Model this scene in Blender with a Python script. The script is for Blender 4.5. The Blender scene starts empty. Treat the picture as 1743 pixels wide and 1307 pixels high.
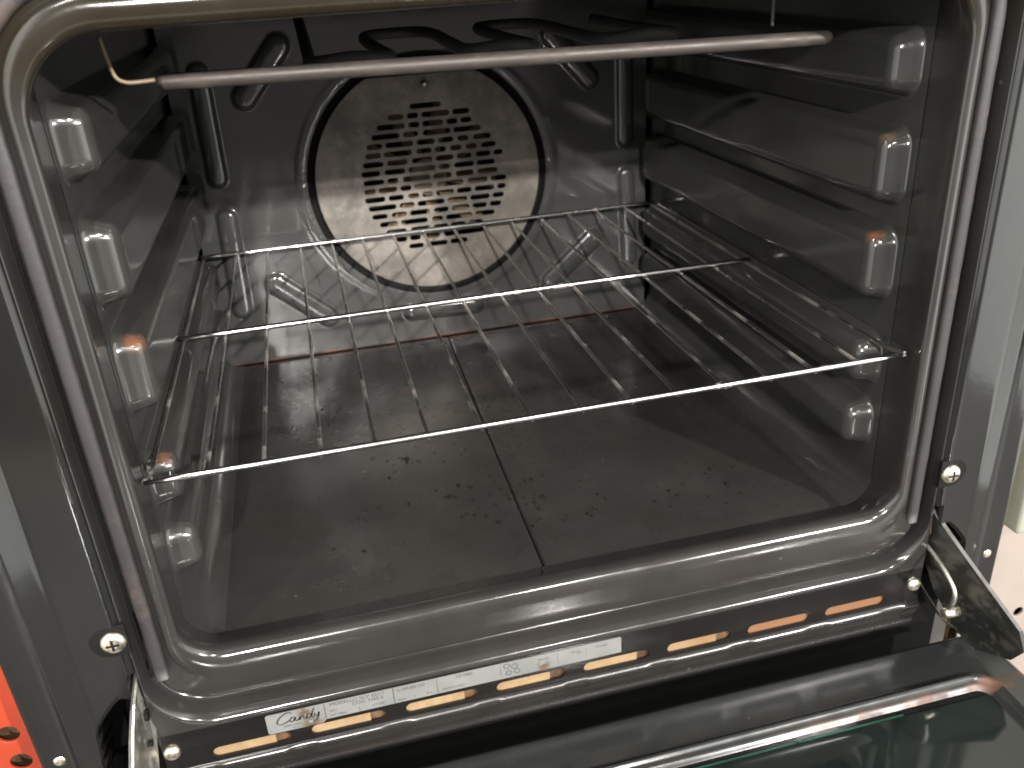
import bpy, math, random
import numpy as np
from mathutils import Matrix, Vector
random.seed(7)
R_ = math.radians
sc = bpy.context.scene
C = sc.collection

# ------------------------------------------------------------------ camera
cam_d = bpy.data.cameras.new('camera'); cam = bpy.data.objects.new('camera', cam_d); C.objects.link(cam)
Mx = ((0.9688536, 0.19260363, 0.15564879), (-0.24089849, 0.87865376, 0.41223231), (-0.05736396, -0.43688832, 0.89768479))
right = Vector([r[0] for r in Mx]); fwd = Vector([r[1] for r in Mx]); up = Vector([r[2] for r in Mx])
cam.matrix_world = Matrix(((right.x, up.x, -fwd.x, -0.1177), (right.y, up.y, -fwd.y, -0.4185), (right.z, up.z, -fwd.z, 0.3532), (0, 0, 0, 1)))
cam_d.sensor_width = 36; cam_d.lens = 36 * 1482.39 / 1743
cam_d.clip_start = 0.01; cam_d.clip_end = 60
cam_d.dof.use_dof = True; cam_d.dof.focus_distance = 0.50; cam_d.dof.aperture_fstop = 11.0
sc.camera = cam

# ------------------------------------------------------------------ world: the shop seen as soft ambient light
w = bpy.data.worlds.new('World'); sc.world = w; w.use_nodes = True
nt = w.node_tree; nt.nodes.clear()
def wn(t, **k):
    n = nt.nodes.new(t)
    for a, b in k.items(): setattr(n, a, b)
    return n
out = wn('ShaderNodeOutputWorld'); bg = wn('ShaderNodeBackground'); tc = wn('ShaderNodeTexCoord')
sep = wn('ShaderNodeSeparateXYZ'); nt.links.new(tc.outputs['Generated'], sep.inputs[0])
def wl(a, b): nt.links.new(a, b)
wl(tc.outputs['Generated'], sep.inputs[0])
ab = wn('ShaderNodeMath', operation='ABSOLUTE'); wl(sep.outputs[0], ab.inputs[0])
rmp = wn('ShaderNodeValToRGB'); wl(ab.outputs[0], rmp.inputs[0])      # bright sides and dim front, shaped for the reflections in the enamel
cr = rmp.color_ramp; cr.elements[0].position = 0.0; cr.elements[0].color = (0.60, 0.56, 0.52, 1)
cr.elements[1].position = 1.0; cr.elements[1].color = (3.0, 3.0, 2.8, 1)
for p_, c_ in ((0.36, (0.50, 0.47, 0.45)), (0.48, (1.2, 1.2, 1.12)), (0.66, (5.6, 5.7, 5.3))):
    e = cr.elements.new(p_); e.color = (*c_, 1)
lf = wn('ShaderNodeMapRange'); wl(sep.outputs[0], lf.inputs[0]); lf.inputs[1].default_value = -.2; lf.inputs[2].default_value = .2; lf.inputs[3].default_value = .75; lf.inputs[4].default_value = 1.0
vz = wn('ShaderNodeMapRange'); wl(sep.outputs[2], vz.inputs[0]); vz.inputs[1].default_value = -1; vz.inputs[2].default_value = .6; vz.inputs[3].default_value = .45; vz.inputs[4].default_value = 1.05
mu = wn('ShaderNodeMath', operation='MULTIPLY'); wl(lf.outputs[0], mu.inputs[0]); wl(vz.outputs[0], mu.inputs[1])
mw = wn('ShaderNodeMath', operation='MULTIPLY'); wl(mu.outputs[0], mw.inputs[0]); mw.inputs[1].default_value = 0.95
yb_ = wn('ShaderNodeMapRange'); wl(sep.outputs[1], yb_.inputs[0]); yb_.inputs[1].default_value = -.25; yb_.inputs[2].default_value = .15; yb_.inputs[3].default_value = 1.0; yb_.inputs[4].default_value = .12
my = wn('ShaderNodeMath', operation='MULTIPLY'); wl(mu.outputs[0], my.inputs[0]); wl(yb_.outputs[0], my.inputs[1]); wl(my.outputs[0], mw.inputs[0])
wl(rmp.outputs[0], bg.inputs[0]); wl(mw.outputs[0], bg.inputs[1])
nt.links.new(bg.outputs[0], out.inputs[0])

# ------------------------------------------------------------------ ceiling lamps of the shop
def area(name, loc, target, sx, sy, power, col=(1, 0.965, 0.92)):
    d = bpy.data.lights.new(name, 'AREA'); d.shape = 'RECTANGLE'; d.size = sx; d.size_y = sy; d.energy = power; d.color = col
    o = bpy.data.objects.new(name, d); C.objects.link(o); o.location = loc
    o.rotation_euler = (Vector(target) - Vector(loc)).to_track_quat('-Z', 'Y').to_euler()
    return o
area('ceiling_lamp', (1.85, -3.25, 1.58), (0, .3, .08), 0.08, 0.09, 340)
area('ceiling_lamp', (-0.55, -3.3, 1.60), (0, .3, .08), 0.08, 0.09, 210)
area('ceiling_lamp', (0.55, -2.1, 1.75), (0, .1, .05), 0.06, 0.20, 40)
area('ceiling_lamp', (-0.9, -0.9, 2.2), (0, .0, .1), 0.10, 0.9, 30)

sc.view_settings.view_transform = 'Standard'; sc.view_settings.look = 'None'
sc.view_settings.exposure = 0.0; sc.view_settings.gamma = 1.0; sc.view_settings.use_curve_mapping = False
sc.render.engine = 'CYCLES'
sc.cycles.use_denoising = True
sc.cycles.max_bounces = 8
sc.cycles.pixel_filter_type = 'BLACKMAN_HARRIS'; sc.cycles.filter_width = 1.7

# ------------------------------------------------------------------ materials
class NB:
    def __init__(s, name):
        s.m = bpy.data.materials.new(name); s.m.use_nodes = True; s.t = s.m.node_tree
        s.b = s.t.nodes['Principled BSDF']
        s.co = s.t.nodes.new('ShaderNodeTexCoord').outputs['Object']
        s.geo = s.t.nodes.new('ShaderNodeNewGeometry').outputs['Position']
    def n(s, t, **k):
        x = s.t.nodes.new(t)
        for a, b in k.items(): setattr(x, a, b)
        return x
    def l(s, a, b): s.t.links.new(a, b)
    def noise(s, scale, detail=4, rough=0.55, vec=None, dist=0.0):
        x = s.n('ShaderNodeTexNoise'); x.inputs['Scale'].default_value = scale; x.inputs['Detail'].default_value = detail
        x.inputs['Roughness'].default_value = rough; x.inputs['Distortion'].default_value = dist
        s.l(vec or s.geo, x.inputs['Vector']); return x.outputs['Fac']
    def rng(s, v, a, b, c=0.0, d=1.0):
        x = s.n('ShaderNodeMapRange'); x.inputs[1].default_value = a; x.inputs[2].default_value = b
        x.inputs[3].default_value = c; x.inputs[4].default_value = d; s.l(v, x.inputs[0]); return x.outputs[0]
    def math(s, op, a, b=None):
        x = s.n('ShaderNodeMath', operation=op)
        for i, v in enumerate((a, b)):
            if v is None: continue
            if isinstance(v, (int, float)): x.inputs[i].default_value = v
            else: s.l(v, x.inputs[i])
        return x.outputs[0]
    def mix(s, f, a, b):
        x = s.n('ShaderNodeMix', data_type='RGBA')
        if isinstance(f, (int, float)): x.inputs[0].default_value = f
        else: s.l(f, x.inputs[0])
        for i, v in ((6, a), (7, b)):
            if isinstance(v, (tuple, list)): x.inputs[i].default_value = (*v, 1)
            else: s.l(v, x.inputs[i])
        return x.outputs[2]
    def sep(s, vec=None):
        x = s.n('ShaderNodeSeparateXYZ'); s.l(vec or s.geo, x.inputs[0]); return x.outputs
    def bump(s, h, strength, dist):
        x = s.n('ShaderNodeBump'); x.inputs['Strength'].default_value = strength; x.inputs['Distance'].default_value = dist
        s.l(h, x.inputs['Height'])
        return x
    def spot(s, p, r):
        d = s.n('ShaderNodeVectorMath', operation='DISTANCE'); s.l(s.geo, d.inputs[0]); d.inputs[1].default_value = p
        return s.rng(d.outputs['Value'], r, r * 0.25)

def enamel(name, base=(0.040, 0.038, 0.035), rough=0.20, specks=0.0, spots=(), brown=0.25, rust=None, splash=True, rv=0.07, ring=False, lip_reflection=False):
    b = NB(name)
    big = b.noise(9, 5, 0.6); fine = b.noise(70, 3)
    c = b.mix(b.rng(big, .40, .72), base, tuple(v * 1.45 for v in base))
    c = b.mix(b.math('MULTIPLY', b.rng(b.noise(14, 6, .65), .52, .75), brown), c, (0.024, 0.0145, 0.0095))
    roughv = b.math('ADD', b.rng(big, .3, .75, rough - rv * .3, rough + rv), b.rng(fine, .35, .7, -0.02, 0.02))
    if splash:   # dried greasy dots, lighter than the enamel
        v = b.n('ShaderNodeTexVoronoi'); v.inputs['Scale'].default_value = 55; b.l(b.geo, v.inputs['Vector'])
        dots = b.math('MULTIPLY', b.rng(v.outputs['Distance'], .085, .03), b.rng(b.noise(11, 2), .54, .62))
        c = b.mix(b.math('MULTIPLY', dots, .55), c, (0.09, 0.082, 0.07))
    if specks:   # burnt black crumbs
        v2 = b.n('ShaderNodeTexVoronoi'); v2.inputs['Scale'].default_value = 105; v2.inputs['Randomness'].default_value = 1
        wv = b.n('ShaderNodeVectorMath', operation='ADD'); nn = b.n('ShaderNodeTexNoise'); nn.inputs['Scale'].default_value = 260
        b.l(b.geo, nn.inputs['Vector'])
        sv = b.n('ShaderNodeVectorMath', operation='SCALE'); b.l(nn.outputs['Color'], sv.inputs[0]); sv.inputs['Scale'].default_value = 0.006
        b.l(b.geo, wv.inputs[0]); b.l(sv.outputs[0], wv.inputs[1]); b.l(wv.outputs[0], v2.inputs['Vector'])
        sk = b.math('MULTIPLY', b.rng(v2.outputs['Distance'], .24, .16), b.math('MULTIPLY', b.rng(b.noise(30, 3, .7), .45, .50), b.math('MAXIMUM', b.spot((.05, .12, 0), .19), b.rng(b.noise(12, 2), .60, .64))))
        c = b.mix(b.math('MULTIPLY', sk, specks), c, (0.004, 0.003, 0.003))
        roughv = b.math('ADD', roughv, b.math('MULTIPLY', sk, .5))
    for p, r, col in spots:
        f = b.math('MULTIPLY', b.spot(p, r), b.rng(b.noise(160, 4, .7), .36, .52))
        c = b.mix(b.math('MULTIPLY', f, .85), c, col)
    if rust:
        f = rust(b); c = b.mix(f, c, b.mix(b.rng(b.noise(30, 3), .4, .6), (0.020, 0.009, 0.007), (0.090, 0.034, 0.018)))
        roughv = b.math('ADD', roughv, b.math('MULTIPLY', f, .4))
    if lip_reflection:   # tan reflection on the top lip, painted in as a yellow-brown tint
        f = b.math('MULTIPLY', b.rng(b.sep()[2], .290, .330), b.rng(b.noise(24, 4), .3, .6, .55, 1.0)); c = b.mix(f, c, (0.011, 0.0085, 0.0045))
    if ring:   # shade in the pressed ring round the fan cover, painted dark and rough
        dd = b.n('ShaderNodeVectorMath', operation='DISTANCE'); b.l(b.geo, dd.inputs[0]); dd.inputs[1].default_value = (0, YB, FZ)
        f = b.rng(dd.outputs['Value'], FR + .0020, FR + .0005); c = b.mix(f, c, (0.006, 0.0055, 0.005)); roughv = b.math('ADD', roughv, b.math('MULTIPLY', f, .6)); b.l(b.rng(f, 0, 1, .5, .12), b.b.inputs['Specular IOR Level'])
    b.l(c, b.b.inputs['Base Color']); b.l(roughv, b.b.inputs['Roughness'])
    b.b.inputs['IOR'].default_value = 1.55
    h = b.math('ADD', b.math('MULTIPLY', b.noise(45, 3), .8), b.math('MULTIPLY', b.noise(330, 2), .12))
    bp = b.bump(h, 0.16, 0.0005); b.l(bp.outputs[0], b.b.inputs['Normal'])
    return b.m
def metal(name, col, rough=0.25, dirt=0.3, dirtcol=(0.10, 0.055, 0.025), scale=40, metallic=1.0, dv=(.5, .68), bs=.25):
    b = NB(name)
    f = b.math('MULTIPLY', b.rng(b.noise(scale, 5, .7), dv[0], dv[1]), dirt)
    b.l(b.mix(f, col, dirtcol), b.b.inputs['Base Color'])
    b.l(b.math('ADD', b.rng(b.noise(scale * .6, 3), .3, .7, rough * .8, rough * 1.25), b.math('MULTIPLY', f, .35)), b.b.inputs['Roughness'])
    b.l(b.math('SUBTRACT', metallic, b.math('MULTIPLY', f, .6)), b.b.inputs['Metallic'])
    b.l(b.bump(b.noise(250, 3), bs, .0006).outputs[0], b.b.inputs['Normal'])
    return b.m
def plain(name, col, rough=0.6, var=.2, scale=60, spec=0.5):
    b = NB(name)
    b.l(b.mix(b.rng(b.noise(scale, 4), .35, .65), tuple(v * (1 - var) for v in col), tuple(v * (1 + var) for v in col)), b.b.inputs['Base Color'])
    b.b.inputs['Roughness'].default_value = rough; b.b.inputs['Specular IOR Level'].default_value = spec
    return b.m

FZ, FR, YB = 0.1662, 0.1165, 0.4304
RUST = (0.115, 0.045, 0.019)
rib_spots = [((-.216, .033, .189), .009, RUST), ((-.216, .033, .121), .010, RUST), ((.216, .036, .190), .008, RUST), ((.216, .036, .250), .007, (0.08, .05, .03))]
M = {}
M['wall'] = enamel('side_enamel', (0.022, 0.0218, 0.0205), .13, spots=rib_spots, rust=lambda b: b.math('MULTIPLY', b.math('MULTIPLY', b.spot((.214, .23, .092), .16), b.rng(b.noise(38, 5, .75), .60, .72)), .7))
def back_rust(b):
    z = b.sep()[2]
    return b.math('MULTIPLY', b.rng(z, .0042, .0018), b.rng(b.noise(50, 5, .7), .32, .55))
M['back'] = enamel('back_enamel', (0.034, 0.0345, 0.0328), .11, rust=back_rust, brown=.15, ring=True)
def floor_rust(b):
    s = b.sep()
    e = b.math('MULTIPLY', b.rng(s[1], .419, .4255), b.rng(b.noise(40, 5, .7), .34, .6))
    g = b.math('MULTIPLY', b.spot((-.06, .30, 0), .17), b.rng(b.noise(26, 6, .7), .56, .70))
    return b.math('MAXIMUM', e, b.math('MULTIPLY', g, .35))
M['floor'] = enamel('floor_enamel', (0.017, 0.0163, 0.015), .22, specks=1.0, rust=floor_rust, rv=.12)
M['flange'] = enamel('frame_enamel', (0.0165, 0.0155, 0.0148), .13, brown=.2, rust=None, lip_reflection=True)
M['panel'] = enamel('panel_enamel', (0.0055, 0.0050, 0.0047), .16, brown=.15, rv=.05)
M['lip'] = enamel('lower_lip_enamel', (0.0110, 0.0100, 0.0094), .24, brown=.25, rv=.08)
M['column'] = enamel('column_enamel', (0.0050, 0.0050, 0.0047), .10, brown=.12, splash=False, rv=.03)
M['ceiling'] = enamel('ceiling_enamel', (0.016, 0.014, 0.012), .35, brown=.5)
M['door'] = enamel('door_enamel', (0.011, 0.0116, 0.011), .20, brown=.1, rv=.04,
    rust=lambda b: b.math('MULTIPLY', b.math('MULTIPLY', b.rng(b.sep()[1], -.0605, -.0635), b.rng(b.sep()[1], -.0735, -.0715)), b.math('MULTIPLY', b.rng(b.sep()[0], .10, .19), b.rng(b.noise(45, 4), .3, .6))))
# warm, greasy fan cover
b = NB('fan_cover_metal')
g1 = b.noise(16, 6, .68); g2 = b.noise(60, 5, .7)
c = b.mix(b.rng(g1, .36, .64), (0.110, 0.102, 0.092), (0.25, 0.225, 0.195))
c = b.mix(b.math('MULTIPLY', b.rng(g2, .5, .72), .45), c, (0.36, 0.32, 0.28))
b.l(c, b.b.inputs['Base Color']); b.l(b.rng(g1, .3, .7, .48, .30), b.b.inputs['Roughness']); b.b.inputs['Metallic'].default_value = .35
d = b.n('ShaderNodeVectorMath', operation='DISTANCE'); b.l(b.geo, d.inputs[0]); d.inputs[1].default_value = (0, YB, FZ)
dome = b.math('MULTIPLY', b.math('POWER', b.math('DIVIDE', d.outputs['Value'], .11), 2.0), -1.0)
bp1 = b.bump(dome, 1.0, .010); bp2 = b.bump(b.noise(120, 5, .7), .35, .0008); b.l(bp1.outputs[0], bp2.inputs['Normal'])
b.l(bp2.outputs[0], b.b.inputs['Normal']); M['fan_cover'] = b.m
M['fan'] = plain('fan_blades_tan', (0.13, 0.088, 0.052), .5, .35, 50)
M['black'] = plain('dark_void', (0.002, 0.002, 0.002), .9, .2, spec=.1)
M['hook'] = metal('tan_wire', (0.15, 0.11, 0.072), .5, .4, (0.10, 0.07, 0.05), 60, metallic=.5)
M['shaded_tube'] = plain('shaded_tube_black', (0.012, 0.011, 0.010), .7, .3)  # shade on the rear element legs, put into their colour
M['groove'] = plain('dark_groove', (0.004, 0.0037, 0.0034), .7, .3, spec=.15)  # near-black for seam backing, fan housing, screw plates and holes
M['chrome'] = metal('chrome_wire', (0.58, 0.57, 0.56), .20, .6, (0.30, 0.15, 0.07), 22, dv=(.62, .68), bs=.03)
M['wire'] = metal('thin_wire', (0.55, 0.53, 0.50), .30, .5, (0.14, 0.09, 0.055), 24, dv=(.52, .66), bs=.05)
M['element'] = metal('heating_element', (0.045, 0.038, 0.034), .48, .5, (0.05, 0.035, 0.025), 30, metallic=.45)
M['gasket'] = metal('gasket_strip', (0.015, 0.0128, 0.0132), .55, .2, (0.09, .05, .03), 22, metallic=0.0, dv=(.60, .68))
M['rust_and_shade'] = plain('rust_and_shade_brown', (0.06, 0.03, 0.012), .7, .5, 120)  # rust on the hinge tongue, painted shadow at the slot ends
M['crumb'] = plain('burnt_crumb', (0.006, 0.005, 0.004), .9, .3, spec=.1)
M['screw'] = metal('screw_zinc', (0.72, 0.66, 0.55), .30, .6, (0.25, .15, .08), 240)
M['hinge'] = metal('hinge_steel', (0.12, 0.12, 0.108), .42, .7, (0.05, 0.045, 0.03), 55)
M['hinge_pale'] = metal('hinge_zinc', (0.40, 0.40, 0.36), .42, .7, (0.10, 0.08, 0.045), 80)
M['hinge_mid'] = metal('hinge_edge', (0.055, 0.053, 0.05), .6, .6, (0.03, 0.02, 0.015), 90, metallic=.3)
M['door_edge'] = plain('pale_edge', (0.55, 0.50, 0.42), .5)
M['red'] = plain('red_paint', (0.24, 0.026, 0.008), .45, .15, 14)
M['pale'] = plain('pale_paint', (0.19, 0.158, 0.138), .6, .08, 14)
M['cream'] = plain('cream_card', (0.17, 0.17, 0.14), .7, .08, 9)
M['ground'] = plain('shop_floor', (0.10, 0.093, 0.085), .5, .12, 3)
M['ink'] = plain('label_ink', (0.02, 0.02, 0.022), .5, .2)
M['ink_soft'] = plain('label_print', (0.035, 0.036, 0.04), .5, .3, 900)
b = NB('insulation'); s = b.sep()
c = b.mix(b.rng(b.noise(120, 4, .7), .35, .7), (0.195, 0.133, 0.072), (0.15, 0.095, 0.043))
c = b.mix(b.rng(s[0], .06, .13), c, (0.12, 0.052, 0.020)); b.l(c, b.b.inputs['Base Color']); b.b.inputs['Roughness'].default_value = .8
M['insulation'] = b.m
b = NB('label_foil'); c = b.mix(b.rng(b.noise(40, 4), .35, .65), (0.125, 0.13, 0.125), (0.16, 0.16, 0.152))
for p, r in (((-.165, -.0142, -.0505), .0085), ((-.0205, -.0142, -.0475), .0065), ((-.168, -.0142, -.041), .006)):
    c = b.mix(b.math('MULTIPLY', b.spot(p, r), b.rng(b.noise(230, 3), .35, .5)), c, (0.075, 0.052, 0.03))
b.l(c, b.b.inputs['Base Color']); b.b.inputs['Roughness'].default_value = .45; b.b.inputs['Metallic'].default_value = .25
M['label'] = b.m
b = NB('door_glass'); c = b.mix(b.rng(b.noise(18, 4), .4, .7), (0.004, 0.006, 0.0055), (0.009, 0.012, 0.011))
b.l(c, b.b.inputs['Base Color']); b.l(b.rng(b.noise(12, 5), .35, .7, .03, .10), b.b.inputs['Roughness']); b.b.inputs['IOR'].default_value = 1.6
b.l(b.bump(b.noise(5, 2), .15, .002).outputs[0], b.b.inputs['Normal'])
M['glass'] = b.m
M['glass_edge'] = plain('green_glass_edge', (0.010, 0.034, 0.023), .2, .3, 30)

# ------------------------------------------------------------------ mesh helpers
def link(name, me, mat, parent=None, smooth=True):
    o = bpy.data.objects.new(name, me); C.objects.link(o)
    if mat: me.materials.append(mat)
    if smooth and len(me.polygons): me.polygons.foreach_set('use_smooth', [True] * len(me.polygons))
    if parent: o.parent = parent
    return o
def mesh(name, V, F, mat, parent=None, smooth=True):
    me = bpy.data.meshes.new(name); me.from_pydata([tuple(v) for v in V], [], F); me.validate(); me.update()
    return link(name, me, mat, parent, smooth)
def thing(name, label, cat, loc=(0, 0, 0), group=None):
    o = bpy.data.objects.new(name, None); C.objects.link(o); o.location = loc; o['label'] = label; o['category'] = cat
    o.empty_display_size = .02
    if group: o['group'] = group
    return o
def grid(us, vs, fn, flip=False, skip=None):
    V = [fn(u, v) for u in us for v in vs]; n = len(vs); F = []
    for i in range(len(us) - 1):
        for j in range(n - 1):
            if skip and skip((us[i] + us[i + 1]) / 2, (vs[j] + vs[j + 1]) / 2): continue
            q = (i * n + j, (i + 1) * n + j, (i + 1) * n + j + 1, i * n + j + 1)
            F.append(q[::-1] if flip else q)
    return V, F
class MB:
    def __init__(s): s.V = []; s.F = []
    def add(s, V, F):
        k = len(s.V); s.V += [tuple(v) for v in V]; s.F += [tuple(i + k for i in f) for f in F]; return s
    def tube(s, pts, r, seg=10, caps=True):
        pts = [Vector(p) for p in pts]; V = []; F = []; n = len(pts); prev = None
        for i, p in enumerate(pts):
            t = (pts[min(i + 1, n - 1)] - pts[max(i - 1, 0)]).normalized()
            a = Vector((0, 0, 1)) if abs(t.z) < .9 else Vector((1, 0, 0))
            if prev is not None: a = prev
            x = (a - t * a.dot(t)).normalized(); y = t.cross(x); prev = x
            rr = r[i] if isinstance(r, (list, tuple)) else r
            for k in range(seg):
                an = 2 * math.pi * k / seg; V.append(p + x * math.cos(an) * rr + y * math.sin(an) * rr)
        for i in range(n - 1):
            for k in range(seg):
                F.append((i * seg + k, i * seg + (k + 1) % seg, (i + 1) * seg + (k + 1) % seg, (i + 1) * seg + k))
        if caps: F.append(tuple(range(seg))[::-1]); F.append(tuple(range((n - 1) * seg, n * seg)))
        return s.add(V, F)
    def box(s, a, b):
        x0, y0, z0 = a; x1, y1, z1 = b
        V = [(x0, y0, z0), (x1, y0, z0), (x1, y1, z0), (x0, y1, z0), (x0, y0, z1), (x1, y0, z1), (x1, y1, z1), (x0, y1, z1)]
        return s.add(V, [(0, 3, 2, 1), (4, 5, 6, 7), (0, 1, 5, 4), (1, 2, 6, 5), (2, 3, 7, 6), (3, 0, 4, 7)])
    def plate(s, poly, off):   # polygon of 3-D points given a thickness vector
        n = len(poly); o = Vector(off); A = [Vector(p) for p in poly]
        return s.add(A + [p + o for p in A], [tuple(range(n)), tuple(range(n, 2 * n))[::-1]] + [(i, i + n, (i + 1) % n + n, (i + 1) % n) for i in range(n)])
    def build(s, name, mat, parent=None, smooth=True, bevel=0, solid=0):
        o = mesh(name, s.V, s.F, mat, parent, smooth)
        if bevel:
            m = o.modifiers.new('bevel', 'BEVEL'); m.width = bevel; m.segments = 3; m.limit_method = 'ANGLE'
        return o
def bez(pts, n=8):     # smooth polyline through points (Catmull-Rom)
    P = [Vector(p) for p in pts]; P = [P[0] * 2 - P[1]] + P + [P[-1] * 2 - P[-2]]; out = []
    for i in range(1, len(P) - 2):
        a, b_, c_, d_ = P[i - 1:i + 3]
        for k in range(n):
            t = k / n
            out.append(0.5 * ((2 * b_) + (c_ - a) * t + (2 * a - 5 * b_ + 4 * c_ - d_) * t * t + (3 * b_ - a - 3 * c_ + d_) * t ** 3))
    out.append(P[-2]); return out
def sm(t): t = 0 if t < 0 else (1 if t > 1 else t); return t * t * (3 - 2 * t)
def lin(a, b_, n): return list(np.linspace(a, b_, n))
def curve_sheet(name, outlines, y, thick, mat, parent, bevel=0.0):
    """flat sheet in an xz plane, first outline solid, later outlines are holes"""
    cu = bpy.data.curves.new(name, 'CURVE'); cu.dimensions = '2D'; cu.fill_mode = 'BOTH'; cu.extrude = thick / 2
    if bevel: cu.bevel_depth = bevel; cu.bevel_resolution = 2
    for pl in outlines:
        sp = cu.splines.new('POLY'); sp.points.add(len(pl) - 1); sp.use_cyclic_u = True
        for i, (a, c_) in enumerate(pl): sp.points[i].co = (a, c_, 0, 1)
    o = bpy.data.objects.new(name + '_tmp', cu); C.objects.link(o)
    dg = bpy.context.evaluated_depsgraph_get(); me = bpy.data.meshes.new_from_object(o.evaluated_get(dg))
    bpy.data.objects.remove(o)
    me.transform(Matrix.Translation((0, y, 0)) @ Matrix.Rotation(math.pi / 2, 4, 'X'))
    me.materials.clear(); me.update()
    return link(name, me, mat, parent, smooth=False)
def capsule(cx, cz, L, h, n=6):
    r = h / 2; pts = []
    for s_, a0 in ((1, -math.pi / 2), (-1, math.pi / 2)):
        for k in range(n + 1):
            a = a0 + math.pi * k / n; pts.append((cx + s_ * (L / 2 - r) + r * math.cos(a), cz + r * math.sin(a)))
    return pts
def rrect(hx, zb, zt, r, n=14, rt=None):
    pts = []; rb = r; rt = rt or r
    for cx, cz, a0 in ((hx - rb, zb + rb, -math.pi / 2), (hx - rt, zt - rt, 0), (-hx + rt, zt - rt, math.pi / 2), (-hx + rb, zb + rb, math.pi)):
        r = rb if cz == zb + rb else rt
        for k in range(n + 1):
            a = a0 + math.pi / 2 * k / n; pts.append((cx + r * math.cos(a), cz + r * math.sin(a)))
    return pts

# ================================================================== the oven
oven = thing('oven', 'dark enamelled oven standing open with a round fan cover and ribbed side walls', 'oven', (0, .2, -.1))
def P(o): o.parent = oven; o.matrix_parent_inverse = Matrix.Translation((0, -.2, .1)); return o
def fin(name, V, F, mat, **k): return P(mesh(name, V, F, mat, None, **k))

HX, ZT = .2275, .343
# --- side walls with five pressed shelf ribs
ribs = [(.271, .3060), (.2075, .2510), (.1460, .1910), (.0870, .1195), (.0400, .0725)]
zs_ = [0.0]
def side_fn(s):
    r = .020
    def f(v, y):
        if v < 0:           # lower fillet, v in [-1,0]
            a = (1 + v) * math.pi / 2; return (s * (HX - r + r * math.sin(a)), y, r - r * math.cos(a))
        if v > 1:
            a = (v - 1) * math.pi / 2; return (s * (HX - r + r * math.cos(a)), y, ZT - r + r * math.sin(a))
        z = r + v * (ZT - 2 * r); h = 0
        for zb, zt in ribs:     # bulbous pressed rib: rounded-rectangle distance with a quarter-round shoulder
            if z < zb - .006 or z > zt + .006: continue
            y0, y1, rc = .0275, .416, .0130
            qy = abs(y - (y0 + y1) / 2) - ((y1 - y0) / 2 - rc); qz = abs(z - (zb + zt) / 2) - ((zt - zb) / 2 + .0025 - rc)
            d = -(math.hypot(max(qy, 0), max(qz, 0)) + min(max(qy, qz), 0) - rc)
            t = max(0, min(1, d / .0125)); t = t * t * (1.9 - .9 * t) if t < .35 else t
            h = max(h, math.sqrt(max(0, 1 - (1 - t) ** 2)) * sm(d / .004))
        h2 = .0012 * sm((y - .30) / .02) * sm((.34 - y) / .02)
        return (s * (HX - .0165 * h + h2 * .5), y, z)
    return f
ys = lin(.022, .06, 60) + lin(.063, .40, 40) + lin(.402, .4272, 14)
vs = lin(-1, 0, 9)[:-1] + lin(0, 1, 260) + lin(1, 2, 9)[1:]
for s in (-1, 1):
    V, F = grid(vs, ys, side_fn(s), flip=(s < 0)); fin('side_wall', V, F, M['wall'])
# --- floor: two halves meeting at a seam
SX0, SX1 = -.0075, .002
def fl(s):
    def f(u, y):
        sx = SX0 + (SX1 - SX0) * (y - .022) / .4
        x = sx + s * .0005 + u * (s * .2075 - sx - s * .0005)
        dip = -.0010 * sm(u * 6) if False else 0
        edge = -.0012 * (1 - sm(u * 200))
        return (x, y, edge - .0015 * sm((1 - u) * 3) * sm((y - .03) / .06) * sm((.42 - y) / .06))
    return f
for s in (-1, 1):
    V, F = grid([0, .003, .006, .01, .05] + lin(.1, 1, 30), lin(.022, .4262, 90), fl(s), flip=(s < 0)); fin('floor_panel', V, F, M['floor'])
b_ = MB(); b_.box((-.23, .0218, -.006), (.23, .436, -.0045)); P(b_.build('floor_seam_backing', M['groove'], smooth=False))
# --- ceiling
V, F = grid(lin(-.2075, .2075, 20), lin(.022, .43, 20), lambda x, y: (x, y, ZT)); fin('ceiling_panel', V, F, M['ceiling'])
# --- back wall
caps = [((-.1950, .2800), (-.1964, .1880), .0088), ((-.1955, .1500), (-.1985, .0600), .0095), ((.2005, .2750), (.2009, .1850), .0085), ((.2021, .1480), (.2055, .0590), .0085),
        ((-.1600, .2560), (-.1240, .2970), .0105), ((-.1620, .0810), (-.1170, .0400), .0105), ((.1640, .0850), (.1180, .0460), .0105), ((.1640, .2460), (.1270, .2880), .0100), ((-.032, .0310), (.034, .0295), .0085)]
CHORD = .1035
def fan_sd(x, z):     # signed distance to the clipped disc
    return max(math.hypot(x, z - FZ) - FR, (z - FZ) - CHORD)
def back_fn(x, z):
    y = YB; h = 0
    for (ax, az), (bx, bz), w_ in caps:
        dx, dz = bx - ax, bz - az; t = max(0, min(1, ((x - ax) * dx + (z - az) * dz) / (dx * dx + dz * dz)))
        d = math.hypot(x - ax - t * dx, z - az - t * dz)
        if d < w_ + .004: h = max(h, math.sqrt(max(0, 1 - min(1, d / (w_ + .0005)) ** 2)) * sm((w_ + .0008 - d) / .002))
    y -= .0052 * h
    d = fan_sd(x, z)
    if d < .004:
        y += .0058 * sm((.0005 - d) / .0035) if d > -.0045 else .0058
        if d < -.006: y -= .0040 * sm((-.006 - d) / .002)
    elif d < .014: y -= .0008 * sm((.014 - d) / .006)
    return (x, y, z)
xs = lin(-.2235, .2235, 300); zz = lin(0.0008, .345, 228)
V, F = grid(xs, zz, back_fn, flip=False, skip=lambda x, z: math.hypot(x, z - FZ) < .094)
fin('back_wall', V, F, M['back'])
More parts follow.
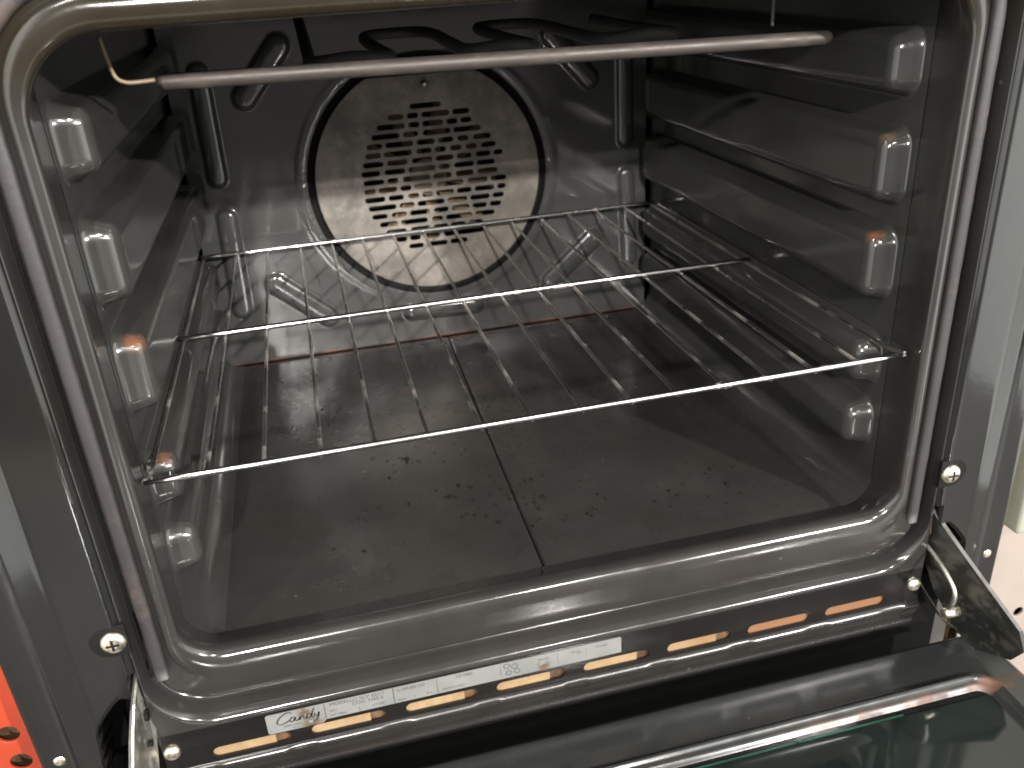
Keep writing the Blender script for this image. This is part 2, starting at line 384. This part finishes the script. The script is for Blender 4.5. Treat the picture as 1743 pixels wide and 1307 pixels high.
b_ = MB(); b_.box((-.235, .470, -.02), (.235, .480, .35)); b_.box((-.242, .02, -.02), (-.238, .48, .35)); b_.box((.238, .02, -.02), (.242, .48, .35)); b_.box((-.242, .02, .345), (.242, .48, .35)); b_.box((-.242, .02, -.024), (.242, .48, -.02))
P(b_.build('outer_casing', M['black'], smooth=False))
# --- dark ring in the groove is shade painted on the back wall; fan cover with brick pattern of slots
R2 = .1096
outl = []
for k in range(120):
    a = 2 * math.pi * k / 120; x, z = R2 * math.cos(a), R2 * math.sin(a)
    outl.append((x, FZ + min(z, CHORD - .0065)))
holes = []
rowz = lin(.0690, -.0650, 17)
for i, dz in enumerate(rowz):
    Rr = .0725; wv = math.sqrt(max(Rr * Rr - dz * dz, 0)); cx0 = .0040
    if i == 0: holes.append(capsule(cx0 - .002, FZ + dz, .030, .0050)); continue
    x = -wv + random.uniform(0, .004)
    while x < wv - .008:
        L = random.choice([.011, .015, .018, .020, .027]); L = min(L, wv - x)
        if L > .008: holes.append(capsule(cx0 + x + L / 2, FZ + dz, L, .0052))
        x += L + random.choice([.0028, .0030, .0042])
P(curve_sheet('fan_cover', [outl] + holes, YB + .0006, .0010, M['fan_cover'], None))
b_ = MB(); sc_ = [(0.003, YB - .0015, FZ + .0885), (0.003, YB - .004, FZ + .0885)]; b_.tube(sc_, .0035, 14); P(b_.build('fan_cover_screw', M['screw']))
# fan wheel behind
fan = MB()
for k in range(9):
    a = 2 * math.pi * k / 9 + .25
    c0, s0 = math.cos(a), math.sin(a); tx, tz = -s0, c0
    p = [(c0 * .016, s0 * .016), (c0 * .066 + tx * .012, s0 * .066 + tz * .012), (c0 * .066 + tx * .030, s0 * .066 + tz * .030), (c0 * .016 + tx * .012, s0 * .016 + tz * .012)]
    fan.plate([(x, YB + .012 + (.012 if i in (2, 3) else 0), z + FZ) for i, (x, z) in enumerate(p)], (0, .001, 0))
fan.tube([(0, YB + .010, FZ), (0, YB + .03, FZ)], .018, 24)
P(fan.build('fan_wheel', M['fan'], smooth=False))
b_ = MB(); b_.tube([(0, YB + .036, FZ), (0, YB + .0365, FZ)], .10, 40); P(b_.build('fan_housing', M['groove'], smooth=False))

# --- opening flange: swept rounded rectangles
L = [(.2275, .0000, ZT - .013, .020, .0225), (.2275, .0012, .3292, .0205, .0195), (.2272, .0050, .3265, .021, .0110), (.2266, .0088, .3245, .0215, .0045), (.2260, .0108, .3235, .022, -.0005),
     (.2255, .0112, .3235, .022, -.0045, -.0052), (.2254, .0100, .3245, .0225, -.0078, -.0080), (.2258, .0075, .3265, .023, -.0098, -.0096), (.2268, .0048, .329, .024, -.0105, -.0104), (.2295, .0000, .332, .025, -.0106), (.2322, -.0035, .336, .027, -.0106, -.0102),
     (.2330, -.0060, .3380, .0275, -.0106, -.0082), (.2336, -.0080, .3390, .028, -.0106, -.0070), (.2428, -.0158, .3465, .030, -.0106, -.0070), (.2433, -.0183, .3485, .031, -.0098, -.0050), (.2436, -.0196, .3495, .032, -.0070, -.0010), (.2440, -.0204, .350, .032, -.0025, .0030), (.2446, -.0225, .351, .033, .0005, .0040),
     (.2486, -.0268, .354, .034, .0008, .0040), (.2490, -.0284, .355, .0345, -.0030), (.2493, -.0300, .356, .035, -.0090), (.2496, -.0318, .358, .036, -.0130), (.2499, -.0335, .360, .036, -.0146), (.2502, -.0352, .362, .0365, -.0142), (.2503, -.0362, .363, .037, -.0140)]
n = 14; V = []; F = []
for li, row in enumerate(L):
    hx, zb, zt, r, y = row[:5]; y2 = row[5] if len(row) > 5 else y
    V += [(x, y + (y2 - y) * sm((z + .006) / .012), z) for x, z in rrect(hx, zb, zt + .013, r, n, rt=r + (0 if li == 0 else .014))]
m_ = 4 * (n + 1)
for i in range(len(L) - 1):
    for k in range(m_): F.append((i * m_ + k, i * m_ + (k + 1) % m_, (i + 1) * m_ + (k + 1) % m_, (i + 1) * m_ + k))
# outermost rounded loop to a square outline
hx, zb, zt, r, y = L[-1][:5]
base = (len(L) - 1) * m_; sq = len(V)
corners = [(.2503, -.0362), (.2503, .376), (-.2503, .376), (-.2503, -.0362)]
for x, z in corners: V.append((x, -.0140, z))
for q in range(4):
    for k in range(n): F.append((base + q * (n + 1) + k, base + q * (n + 1) + k + 1, sq + q))
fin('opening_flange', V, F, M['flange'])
# --- gasket strip on three sides
def sweep_gasket():
    hx, zt, r = .2394, .3585, .046; path = []
    path.append((-hx, .0015)); path += [(-hx, z) for z in lin(.01, zt - r, 60)]
    for k in range(1, 13): a = math.pi - math.pi / 2 * k / 12; path.append((-hx + r + r * math.cos(a), zt - r + r * math.sin(a)))
    path += [(x, zt) for x in lin(-hx + r, hx - r, 40)[1:]]
    for k in range(1, 13): a = math.pi / 2 - math.pi / 2 * k / 12; path.append((hx - r + r * math.cos(a), zt - r + r * math.sin(a)))
    path += [(hx, z) for z in lin(zt - r, .01, 60)[1:]]; path.append((hx, .0005))
    prof = [(-.0037, .0), (-.0036, -.0018), (-.0026, -.0028), (0, -.0031), (.0026, -.0028), (.0036, -.0018), (.0037, 0)]
    V = []; F = []; n_ = len(path); k_ = len(prof)
    for i, (x, z) in enumerate(path):
        a = path[max(i - 1, 0)]; c_ = path[min(i + 1, n_ - 1)]; tx, tz = c_[0] - a[0], c_[1] - a[1]; l_ = math.hypot(tx, tz); nx, nz = -tz / l_, tx / l_
        j = 1 + random.uniform(-.05, .05)
        for p_, yy in prof: V.append((x + nx * p_ * j, -.0072 + yy * 1.15, z + nz * p_ * j))
    for i in range(n_ - 1):
        for k in range(k_ - 1): F.append((i * k_ + k, i * k_ + k + 1, (i + 1) * k_ + k + 1, (i + 1) * k_ + k))
    F.append(tuple(range(k_))); F.append(tuple(range((n_ - 1) * k_, n_ * k_))[::-1])
    return V, F
V, F = sweep_gasket(); fin('gasket', V, F, M['gasket'])

# --- side columns (height field in x and z)
prof = [(.2505, -.0140), (.2512, -.0150), (.2530, -.0166), (.2545, -.0168), (.2770, -.0170), (.2785, -.0168), (.2796, -.0162), (.2806, -.0156), (.2940, -.0104), (.2952, -.0100),
        (.2965, -.0104), (.2985, -.0108), (.3050, -.0110), (.3110, -.0110), (.3135, -.0104), (.3155, -.0085), (.3180, -.001), (.3200, .012)]
px = [p[0] for p in prof]; py = [p[1] for p in prof]
def col_fn(s):
    def f(x, z):
        y = float(np.interp(x, px, py))
        zb = -.004 - 1.05 * max(0, x - .262) - 9 * max(0, x - .279) ** 1 * 1.0      # edge of the dark recess
        rec = sm((zb + .006 * math.sin((x - .25) * 90) - z) / .016) * sm((.2865 - x) / .006)
        y += .032 * rec
        slot = sm((x - .2507) / .0006) * sm((.2552 - x) / .0006) * sm((.0145 - z) / .0015) * sm((z + .075) / .002)
        y += .03 * slot * (1 - rec)
        return (s * x, y, z)
    return f
def col_void(x, z):
    zb = -.004 - 1.05 * max(0, x - .262) - 9 * max(0, x - .279)
    return z < zb + .006 * math.sin((x - .25) * 90) - .010 and x < .2845
cx_ = lin(.2505, .2558, 14) + lin(.2564, .2960, 46) + lin(.2970, .3200, 16)
cz_ = lin(-.088, .025, 90) + lin(.028, .46, 30)
for s in (-1, 1):
    V, F = grid(cx_, cz_, col_fn(s), flip=(s < 0), skip=col_void)
    k = len(V)                                                      # returning side skin with its thin cream edge behind
    V += [(s * .3200, .012, -.088), (s * .3200, .012, .46), (s * .3200, .30, .46), (s * .3200, .30, -.088)]
    F.append((k, k + 1, k + 2, k + 3) if s < 0 else (k + 3, k + 2, k + 1, k))
    o = fin('side_column', V, F, M['column'])
    e_ = MB(); e_.box((s * .3202 if s > 0 else -.3216, .004, -.088), (.3216 if s > 0 else -.3202, .30, .46)); P(e_.build('column_outer_skin', M['door_edge'], smooth=False, bevel=.0003))
# top strip
b_ = MB(); b_.box((-.2503, -.0142, .3765), (.2503, .0, .46)); P(b_.build('control_strip', M['column'], smooth=False))
# --- lower panel with eight slots
holes = [capsule((i - 3.5) * .0574, -.0572, .0452, .0078) for i in range(8)]
P(curve_sheet('lower_panel', [[(-.2503, -.0640), (.2503, -.0640), (.2503, -.0364), (-.2503, -.0364)]] + holes, -.0133, .0014, M['panel'], None))
ap = [(-.0140, -.0640), (-.0152, -.0646), (-.0163, -.0656), (-.0168, -.0670), (-.0160, -.0700), (-.0140, -.0745), (-.0128, -.0790), (-.0124, -.0830), (-.0128, -.0846), (-.0118, -.0860), (-.006, -.0865), (.004, -.0865)]
def apf(i, x):
    y, z = ap[i]; t = 1.0
    if i in (2, 3, 4, 5):   # the lip is pressed out under each slot
        u = ((x / .0574 + 4) % 1) - .5; t = sm((.40 - abs(u)) / .08)
        y = -.0142 + (y + .0142) * (0.72 + .28 * t)
    return (x, y, z)
V, F = grid(list(range(len(ap))), lin(-.2503, .2503, 260), apf, flip=True); fin('lower_lip', V, F, M['lip'])
b_ = MB(); b_.box((-.245, -.0108, -.0635), (.245, -.005, -.0530)); P(b_.build('slot_shade_strip', M['rust_and_shade'], smooth=False))  # shadow at each slot's right end, painted as a brown strip behind
for i in range(8):
    xc = (i - 3.5) * .0574; x1_ = xc + (.0135 if i < 6 else .024) + random.uniform(-.001, .001)
    b_ = MB(); b_.box((xc - .026, -.0121, -.0622), (x1_, -.0110, -.0540)); P(b_.build('insulation_strip', M['insulation'], smooth=False, bevel=.0004))
b_ = MB(); b_.box((-.30, .02, -.13), (.30, .024, -.075)); b_.box((-.31, .03, -.16), (.31, .034, -.03)); P(b_.build('plinth', M['black'], smooth=False))

# --- screws
def screw(x, y, z, r=.0058, cross=True, name='frame_screw'):
    V = []; F = []; rings = [(r, 0), (r * .98, -.0008), (r * .85, -.0020), (r * .55, -.0029), (r * .2, -.0032)]
    sg = 24
    for rr, dy in rings:
        for k in range(sg): a = 2 * math.pi * k / sg; V.append((x + rr * math.cos(a), y + dy, z + rr * math.sin(a)))
    V.append((x, y - .0032, z))
    for i in range(len(rings) - 1):
        for k in range(sg): F.append((i * sg + k, (i + 1) * sg + k, (i + 1) * sg + (k + 1) % sg, i * sg + (k + 1) % sg))
    for k in range(sg): F.append(((len(rings) - 1) * sg + k, len(V) - 1, (len(rings) - 1) * sg + (k + 1) % sg))
    o = fin(name, V, F, M['screw'])
    if cross:
        q = MB()
        q.box((x - r * .5, y - .00345, z - r * .09), (x + r * .5, y - .0024, z + r * .09)); q.box((x - r * .09, y - .00350, z - r * .5), (x + r * .09, y - .0024, z + r * .5))
        c_ = q.build('screw_cross', M['groove'], smooth=False); c_.parent = o
    return o
for s in (-1, 1):
    # dark washer plate pressed under each frame screw
    w_ = MB(); w_.plate([(s * (.2575 + .0098 * math.cos(a)) if abs(math.cos(a)) < 2 and s * 1 * math.cos(a) * s > 0 else s * (.2575 + .0098 * math.cos(a)), -.0172, .0398 + .0098 * math.sin(a)) for a in [2 * math.pi * k / 24 for k in range(24)]], (0, .003, 0))
    w_.box((min(s * .2480, s * .2570), -.0170, .030), (max(s * .2480, s * .2570), -.0140, .0496))
    P(w_.build('screw_plate', M['groove'], smooth=False, bevel=.0004))
    screw(s * .2552, -.0173, .0398, .0066)
    screw(s * .2450, -.0142, -.0490, .0050, False)
    screw(s * .3045, -.0088, -.0400, .0042, False)

# --- rating label
lab = curve_sheet('rating_label', [[(-.1895, -.0376), (-.1560, -.0376), (-.0615, -.0376), (.0305, -.0376), (.0314, -.0384), (.0314, -.0502), (-.1560, -.0502), (-.1585, -.0525), (-.1895, -.0525), (-.1905, -.0515), (-.1905, -.0386)]], -.01425, .0003, M['label'], None); P(lab)
YL = -.01448
def ptext(txt, x, z, size, mat, shear=0.0, name='label_print', sx=1.0):
    cu = bpy.data.curves.new(name, 'FONT'); cu.body = txt; cu.size = size; cu.shear = shear; cu.extrude = .00002
    o = bpy.data.objects.new('tmp', cu); C.objects.link(o); dg = bpy.context.evaluated_depsgraph_get()
    me = bpy.data.meshes.new_from_object(o.evaluated_get(dg)); bpy.data.objects.remove(o)
    me.transform(Matrix.Translation((x, YL, z)) @ Matrix.Rotation(math.pi / 2, 4, 'X') @ Matrix.Diagonal((sx, 1, 1, 1))); me.materials.clear()
    q = link(name, me, mat, None, False); q.parent = lab
    return q
ink = MB()    # hand drawn script of the maker's name, as ribbons of a flat nib
def stroke(pts, wd):
    pp = bez([(x, 0, z) for x, z in pts], 8); n_ = len(pp); V = []; F = []
    for i, p in enumerate(pp):
        t = pp[min(i + 1, n_ - 1)] - pp[max(i - 1, 0)]; a = math.atan2(t.z, t.x)
        ww = wd * (.42 + .58 * abs(math.sin(a + .55))); nx, nz = -math.sin(a), math.cos(a)
        V += [(p.x + nx * ww, YL, p.z + nz * ww), (p.x - nx * ww, YL, p.z - nz * ww)]
        if i: F.append((2 * i - 2, 2 * i - 1, 2 * i + 1, 2 * i))
    ink.add(V, F)
ox, oz, k = -.1848, -.0463, .0072
def S(pts, wd=.00052): stroke([(ox + x * k, oz + z * k) for x, z in pts], wd)
S([(1.30, .92), (1.15, 1.08), (.75, 1.02), (.25, .62), (.05, .20), (.25, -.05), (.65, .02), (1.05, .22)])
S([(1.55, .42), (1.35, .50), (1.12, .30), (1.12, .05), (1.30, .04), (1.55, .40)]); S([(1.58, .46), (1.50, .10), (1.62, .03), (1.85, .22)])
S([(1.90, .46), (1.85, .05), (2.05, .38), (2.20, .45), (2.22, .10), (2.34, .05), (2.52, .24)])
S([(2.85, .42), (2.62, .48), (2.45, .25), (2.52, .04), (2.75, .14), (2.90, .45)]); S([(3.15, 1.0), (2.92, .45), (2.88, .08), (3.05, .08)])
S([(3.12, .46), (3.12, .14), (3.30, .08), (3.48, .44)]); S([(3.50, .46), (3.38, -.02), (3.15, -.38), (2.90, -.42)])
o = ink.build('maker_script', M['ink'], smooth=False); o.parent = lab
# table lines on the foil
for x, z0, z1, w_ in ((-.1562, -.0500, -.0378, .0005), (-.1149, -.0500, -.0378, .0005), (-.1360, -.0500, -.0462, .0003), (-.0880, -.0500, -.0378, .0003), (-.0480, -.0470, -.0380, .0003), (-.0110, -.048, -.040, .0002), (.0080, -.048, -.040, .0002)):
    ln = MB(); ln.box((x - w_ / 2, YL - .00002, z0), (x + w_ / 2, YL + .0001, z1)); o = ln.build('label_rule', M['ink_soft'], smooth=False); o.parent = lab
for t_, x, z, s_ in (('SERIE 34001', -.181, -.0493, .0020), ('6513', -.176, -.0516, .0018), ('MODELLO FCP 651/1', -.1530, -.0408, .0036), ('COD. 3360 0', -.1400, -.0438, .0034), ('TIPO', -.1540, -.0455, .0022), ('230V 50Hz', -.1540, -.0488, .0022), ('2.7 kW', -.128, -.0482, .0024),
                     ('0.100.400 230', -.1125, -.0412, .0030), ('MAX', -.1125, -.0488, .0022), ('3', -.1030, -.0485, .0024), ('IP 4', -.0950, -.0485, .0022), ('CE 0085', -.0760, -.0408, .0030), ('MADE IN ITALY', -.0850, -.0482, .0020),
                     ('220-240', -.0240, -.0420, .0022), ('50 Hz', -.0020, -.0424, .0026), ('2.5', .0020, -.0440, .0022), ('W 2200', .0140, -.0420, .0024)):
    ptext(t_, x, z, s_, M['ink_soft'])
mk = MB()
for cx0, cz0, r0 in ((-.0440, -.0405, .0022), (-.0390, -.0418, .0022), (-.0430, -.0462, .0020), (-.0375, -.0460, .0020)):
    for k_ in range(20):
        a0, a1 = 2 * math.pi * k_ / 20, 2 * math.pi * (k_ + 1) / 20
        mk.add([(cx0 + q_ * math.cos(a), YL, cz0 + q_ * math.sin(a)) for a in (a0, a1) for q_ in (r0, r0 * .72)], [(0, 1, 3, 2)])
o = mk.build('approval_marks', M['ink_soft'], smooth=False); o.parent = lab

# --- grill element under the ceiling
el = MB(); bar = [(x, .060, .3088 - (x + .155) * .0175) for x in [-.181, -.1803, -.178] + lin(-.16, .17, 12) + [.1845, .1870, .1880]]
el.tube(bar, [.0014, .0031, .0039] + [.0041] * 12 + [.0039, .0031, .0014], 14)
P(el.build('grill_element', M['element']))
leg = [-.105, -.0635, -.0190, .0170, .060, .103]
sp = []
for i, x in enumerate(leg):
    y0, y1 = .088, (.38 if i == 0 else .235)
    a = [(x, y0, .3095), (x, y0 + .05, .3095), (x, y1, .311 + (.02 if i == 0 else 0))]
    if i % 2 == 0: a = a[::-1]
    sp += a
    if i < len(leg) - 1 and i % 2 == 1: sp.append(((x + leg[i + 1]) / 2, y1 + .02, .311))
    elif i < len(leg) - 1: sp.append(((x + leg[i + 1]) / 2, y0 - .012, .3115))
lo = MB(); lo.tube(bez(sp, 5), .0038, 12); P(lo.build('element_loop', M['shaded_tube']))
def tub(name, pts, r, mat, n_=6): q = MB(); q.tube(bez(pts, n_), r, 10); return P(q.build(name, mat))
tub('element_hook', [(-.2000, .045, .3325), (-.1985, .043, .3230), (-.1962, .041, .3150), (-.1920, .041, .3122), (-.1860, .043, .3118), (-.180, .046, .3118)], 0.0011, M['hook'])
tub('element_pin', [(.1470, .055, .3290), (.1470, .055, .3120)], .0010, M['element'])

# --- hinge arms
rt = [(.2530, -.0092, .0072), (.2630, -.0330, -.0154), (.2820, -.0702, -.0537), (.2870, -.0729, -.0701), (.2875, -.0640, -.0850), (.2870, -.0540, -.0905), (.2830, -.040, -.096), (.2770, -.0260, -.090), (.2640, -.0120, -.060), (.2545, -.0060, -.0301)]
lt = [(-.2525, -.0039, .0094), (-.2535, -.0246, .0013), (-.2545, -.0369, -.0074), (-.2560, -.0478, -.0201), (-.2590, -.0600, -.0500), (-.2620, -.0640, -.0850), (-.2580, -.0400, -.0960), (-.2535, -.0290, -.0700), (-.2520, -.0238, -.0487), (-.2505, -.0139, -.0285), (-.2505, -.0054, -.0143), (-.2515, .0021, -.0077)]
def arm_part(q, arm): q.parent = arm; q.matrix_parent_inverse = Matrix.Identity(4)
a_ = MB(); a_.plate(rt, (.0012, 0, 0)); arm = P(a_.build('hinge_arm', M['hinge'], smooth=False))
V = []; F = []
for p in rt[:4]: V += [p, (p[0] + .0022, p[1] - .0006, p[2] + .0006)]
arm_part(mesh('arm_flange', V, [(2 * i, 2 * i + 1, 2 * i + 3, 2 * i + 2) for i in range(3)], M['hinge_mid'], smooth=False), arm)
h_ = MB(); h_.tube(bez([(.2525, -.0072, -.0190), (.2520, -.0200, -.0220), (.2515, -.0330, -.0265), (.2515, -.0425, -.0330), (.2520, -.0440, -.0410), (.2525, -.0412, -.0502)], 6), .0015, 10); arm_part(h_.build('hinge_catch', M['hinge_pale']), arm)
h_ = MB(); h_.tube([(.2510, -.0395, -.0560), (.262, -.038, -.0575)], .0036, 16); arm_part(h_.build('hinge_rivet', M['screw']), arm)
h_ = MB(); h_.plate([(.2490, -.0150, -.0470), (.2500, -.0400, -.0600), (.2600, -.0440, -.0680), (.2680, -.0300, -.0800), (.2600, -.0150, -.0700)], (0, .0012, -.0012)); arm_part(h_.build('hinge_bracket', M['hinge'], smooth=False, bevel=.0005), arm)
h_ = MB(); h_.plate([(.2545, -.0085, .0040), (.2538, -.011, -.002), (.2538, -.012, -.010), (.2540, -.010, -.014), (.2545, -.008, -.010)], (-.0010, 0, 0)); arm_part(h_.build('hinge_tongue', M['rust_and_shade'], smooth=False, bevel=.0004), arm)
a_ = MB(); a_.plate(lt, (.0012, 0, 0)); arm = P(a_.build('hinge_arm', M['hinge_pale'], smooth=False))
V = []; F = []
for p in lt[:5]: V += [p, (p[0] - .0016, p[1] - .0030, p[2] - .0022)]
arm_part(mesh('arm_flange', V, [(2 * i, 2 * i + 1, 2 * i + 3, 2 * i + 2) for i in range(4)], M['hinge_mid'], smooth=False), arm)
for cy_, cz_2, w_ in ((-.0165, -.0150, .0034), (-.0240, -.0290, .0018)):
    h_ = MB(); h_.tube([(-.2500, cy_, cz_2), (-.2542, cy_, cz_2)], w_, 8); arm_part(h_.build('arm_hole', M['groove'], smooth=False), arm)

# --- open door, lying level below the oven
ZD = -.100
RY0, RHX, RR = -.0580, .2775, .016
def rr_sd(x, y):   # distance inside (positive) from a rounded rectangle |x|<RHX, y<RY0
    qx, qy = abs(x) - (RHX - RR), (y - (RY0 - RR))
    return -(math.hypot(max(qx, 0), max(qy, 0)) + min(max(qx, qy), 0) - RR)
def outer_sd(x, y):
    R0 = .012; qx, qy = abs(x) - (.3030 - R0), (y - (-.0195 - R0))
    return -(math.hypot(max(qx, 0), max(qy, 0)) + min(max(qx, qy), 0) - R0)
def door_fn(x, y):
    # snap outside points onto the rounded outline
    d = outer_sd(x, y)
    if d < 0:
        R0 = .012; cx, cy = (.3030 - R0) * (1 if x > 0 else -1), -.0195 - R0; vx, vy = x - cx, y - cy; l_ = math.hypot(vx, vy)
        if abs(x) > .3030 - R0 and y > cy and l_ > 0: x, y = cx + vx / l_ * R0, cy + vy / l_ * R0
        d = 0
    z = ZD - .0030 * (1 - sm(d / .004))
    g = rr_sd(x, y)
    z += .0032 * math.exp(-(g / .0024) ** 2)
    z -= .0050 * sm((g - .0045) / .005)
    return (x, y, z)
dx_ = sorted(set([round(v, 5) for v in lin(-.303, -.262, 30) + lin(-.262, .262, 90) + lin(.262, .303, 30)]))
dy_ = lin(-.46, -.09, 30)[:-1] + lin(-.09, -.0195, 80)
door = P(mesh('door', *grid(dx_, dy_, door_fn), M['door']))
k = MB(); k.box((-.301, -.455, -.140), (.301, -.0215, -.1035)); o = k.build('door_body', M['column'], smooth=False, bevel=.002); o.parent = door
k = MB(); k.box((-.268, -.44, ZD - .0062), (.268, -.0712, ZD - .0025)); o = k.build('door_glass', M['glass'], smooth=False, bevel=.0006); o.parent = door
k = MB(); k.box((-.262, -.0711, ZD - .0040), (.128, -.0697, ZD - .0024)); k.box((.1295, -.0711, ZD - .0040), (.205, -.0697, ZD - .0024)); o = k.build('glass_edge', M['glass_edge'], smooth=False); o.parent = door

# ================================================================== the wire shelf
ZR, YM, YBK, HW = .1224, .2016, .4063, .222
rack = thing('oven_rack', 'chromed wire shelf with rust flecks, slid into the oven on the fourth pair of ribs', 'oven rack', (0, .2, ZR))
def PR(o): o.parent = rack; o.matrix_parent_inverse = Matrix.Translation((0, -.2, -ZR)); return o
def rod(name, pts, r, mat, seg=12): q = MB(); q.tube(pts, r, seg); return PR(q.build(name, mat))
rod('front_bar', [(x, 0, ZR) for x in lin(-HW - .001, HW + .001, 20)], [.0012] + [.00185] * 18 + [.0012], M['chrome'])
rod('middle_bar', [(x, YM, ZR + .0002) for x in lin(-HW - .001, HW + .001, 20)], .0020, M['chrome'])
rod('back_bar', [(x, YBK, ZR + .0002) for x in lin(-HW - .001, HW + .001, 20)], .0019, M['chrome'])
for i in range(16):
    x = -HW + 2 * HW * i / 15
    if i in (0, 15):
        x *= .998; s = 1 if i else -1
        pts = [(x, YBK + .002, ZR - .0028)] + [(x, y, ZR - .0028) for y in lin(.38, .03, 10)] + [(x, .018, ZR - .0026), (x + s * .0012, .008, ZR - .0015), (x + s * .0012, .001, ZR)]
        rod('shelf_wire', bez(pts, 3), .0014, M['wire'], 8)
    else:
        x += random.uniform(-.0005, .0005); bow = random.uniform(-.0007, .0007)
        pts = [(x, YBK + .003, ZR - .0028)] + [(x + bow * math.sin(math.pi * t), YBK * (1 - t), ZR - .0028) for t in lin(.05, .95, 10)] + [(x, .006, ZR - .0030), (x, .0022, ZR - .0030)]
        rod('shelf_wire', bez(pts, 3), .00125, M['wire'], 8)

# burnt crumbs lying on the oven floor
cr_ = MB(); rc = random.Random(3)
for (cx0, cy0), sd, n_ in [((-0.076, 0.1857), 0.006, 7), ((-0.0228, 0.1224), 0.02, 26), ((0.0052, 0.1004), 0.014, 12), ((0.0354, 0.0629), 0.026, 26), ((0.1108, 0.0642), 0.03, 24), ((0.164, 0.0876), 0.02, 9), ((-0.1044, 0.1379), 0.03, 9), ((0.0238, 0.0281), 0.05, 14), ((-0.1419, 0.083), 0.06, 8)]:
    for _ in range(n_):
        x, y = rc.gauss(cx0, sd), rc.gauss(cy0, sd * .8)
        if not (-.19 < x < .19 and .035 < y < .40): continue
        q = rc.choice([.0007, .0009, .0011, .0014, .0019]); k_ = 7; ph = rc.uniform(0, 6)
        z0 = -.0013; V = [(x + q * rc.uniform(.6, 1.2) * math.cos(ph + 2 * math.pi * i / k_), y + q * rc.uniform(.6, 1.2) * math.sin(ph + 2 * math.pi * i / k_), z0) for i in range(k_)] + [(x, y, z0 + q * .75 + .0008)]
        cr_.add(V, [(i, (i + 1) % k_, k_) for i in range(k_)])
o = cr_.build('crumbs', M['crumb'], smooth=False); o['kind'] = 'stuff'; o['label'] = 'tiny burnt black crumbs scattered over the middle of the oven floor'; o['category'] = 'crumbs'

# ================================================================== surroundings
g = mesh('floor', *grid(lin(-1.1, 1.1, 4), lin(-1.3, .9, 4), lambda x, y: (x, y, -.45)), M['ground']); g['kind'] = 'structure'
def pegboard(name, x0, x1, z0, z1, y, p0, va, vb, r, mat, label, cat, zmax=9):
    t = thing(name, label, cat, ((x0 + x1) / 2, y, z0)); inv = Matrix.Translation((-(x0 + x1) / 2, -y, -z0))
    hs = []
    for i in range(-30, 31):
        for j in range(-30, 31):
            cx0, cz0 = p0[0] + i * va[0] + j * vb[0], p0[1] + i * va[1] + j * vb[1]
            if x0 + r * 1.6 < cx0 < x1 - r * 1.6 and z0 + r * 1.6 < cz0 < min(z1 - r * 1.6, zmax): hs.append([(cx0 + r * math.cos(a), cz0 + r * math.sin(a)) for a in [2 * math.pi * k / 20 for k in range(20)]])
    o = curve_sheet('perforated_sheet', [[(x0, z0), (x1, z0), (x1, z1), (x0, z1)]] + hs, y, .0015, mat, None, bevel=.0003)
    o.parent = t; o.matrix_parent_inverse = inv
    q = MB(); q.box((x0 - .004, y - .003, z1), (x1 + .004, y + .02, z1 + .01)); o = q.build('panel_rim', mat, smooth=False); o.parent = t; o.matrix_parent_inverse = inv
    q = MB(); q.box((x0 + .001, y + .012, z0), (x1 - .001, y + .014, z1)); o = q.build('panel_back', M['rust_and_shade'], smooth=False); o.parent = t; o.matrix_parent_inverse = inv
    return t
PL0 = (-0.3437, -0.0486); PLA = (0.0007, -0.0233); PLB = (-0.0233, 0.0007)
pegboard('perforated_panel', -.56, -.323, -.30, .30, .03, PL0, PLA, PLB, .0066, M['red'], 'bright red perforated metal panel beside the left side of the oven', 'shelf panel', zmax=-.04)
pegboard('perforated_panel', .335, .56, -.30, -.055, .03, (.3895, -.1468), (.06, .0), (.03, .055), .0048, M['pale'], 'pale pink perforated metal panel beyond the right side of the oven', 'shelf panel', zmax=-.12)
b_ = MB(); b_.box((.338, .0, -.040), (.60, .20, .42)); o = b_.build('carton', M['cream'], smooth=False, bevel=.003)
o['label'] = 'pale cream carton standing above the pink panel at the right'; o['category'] = 'carton'
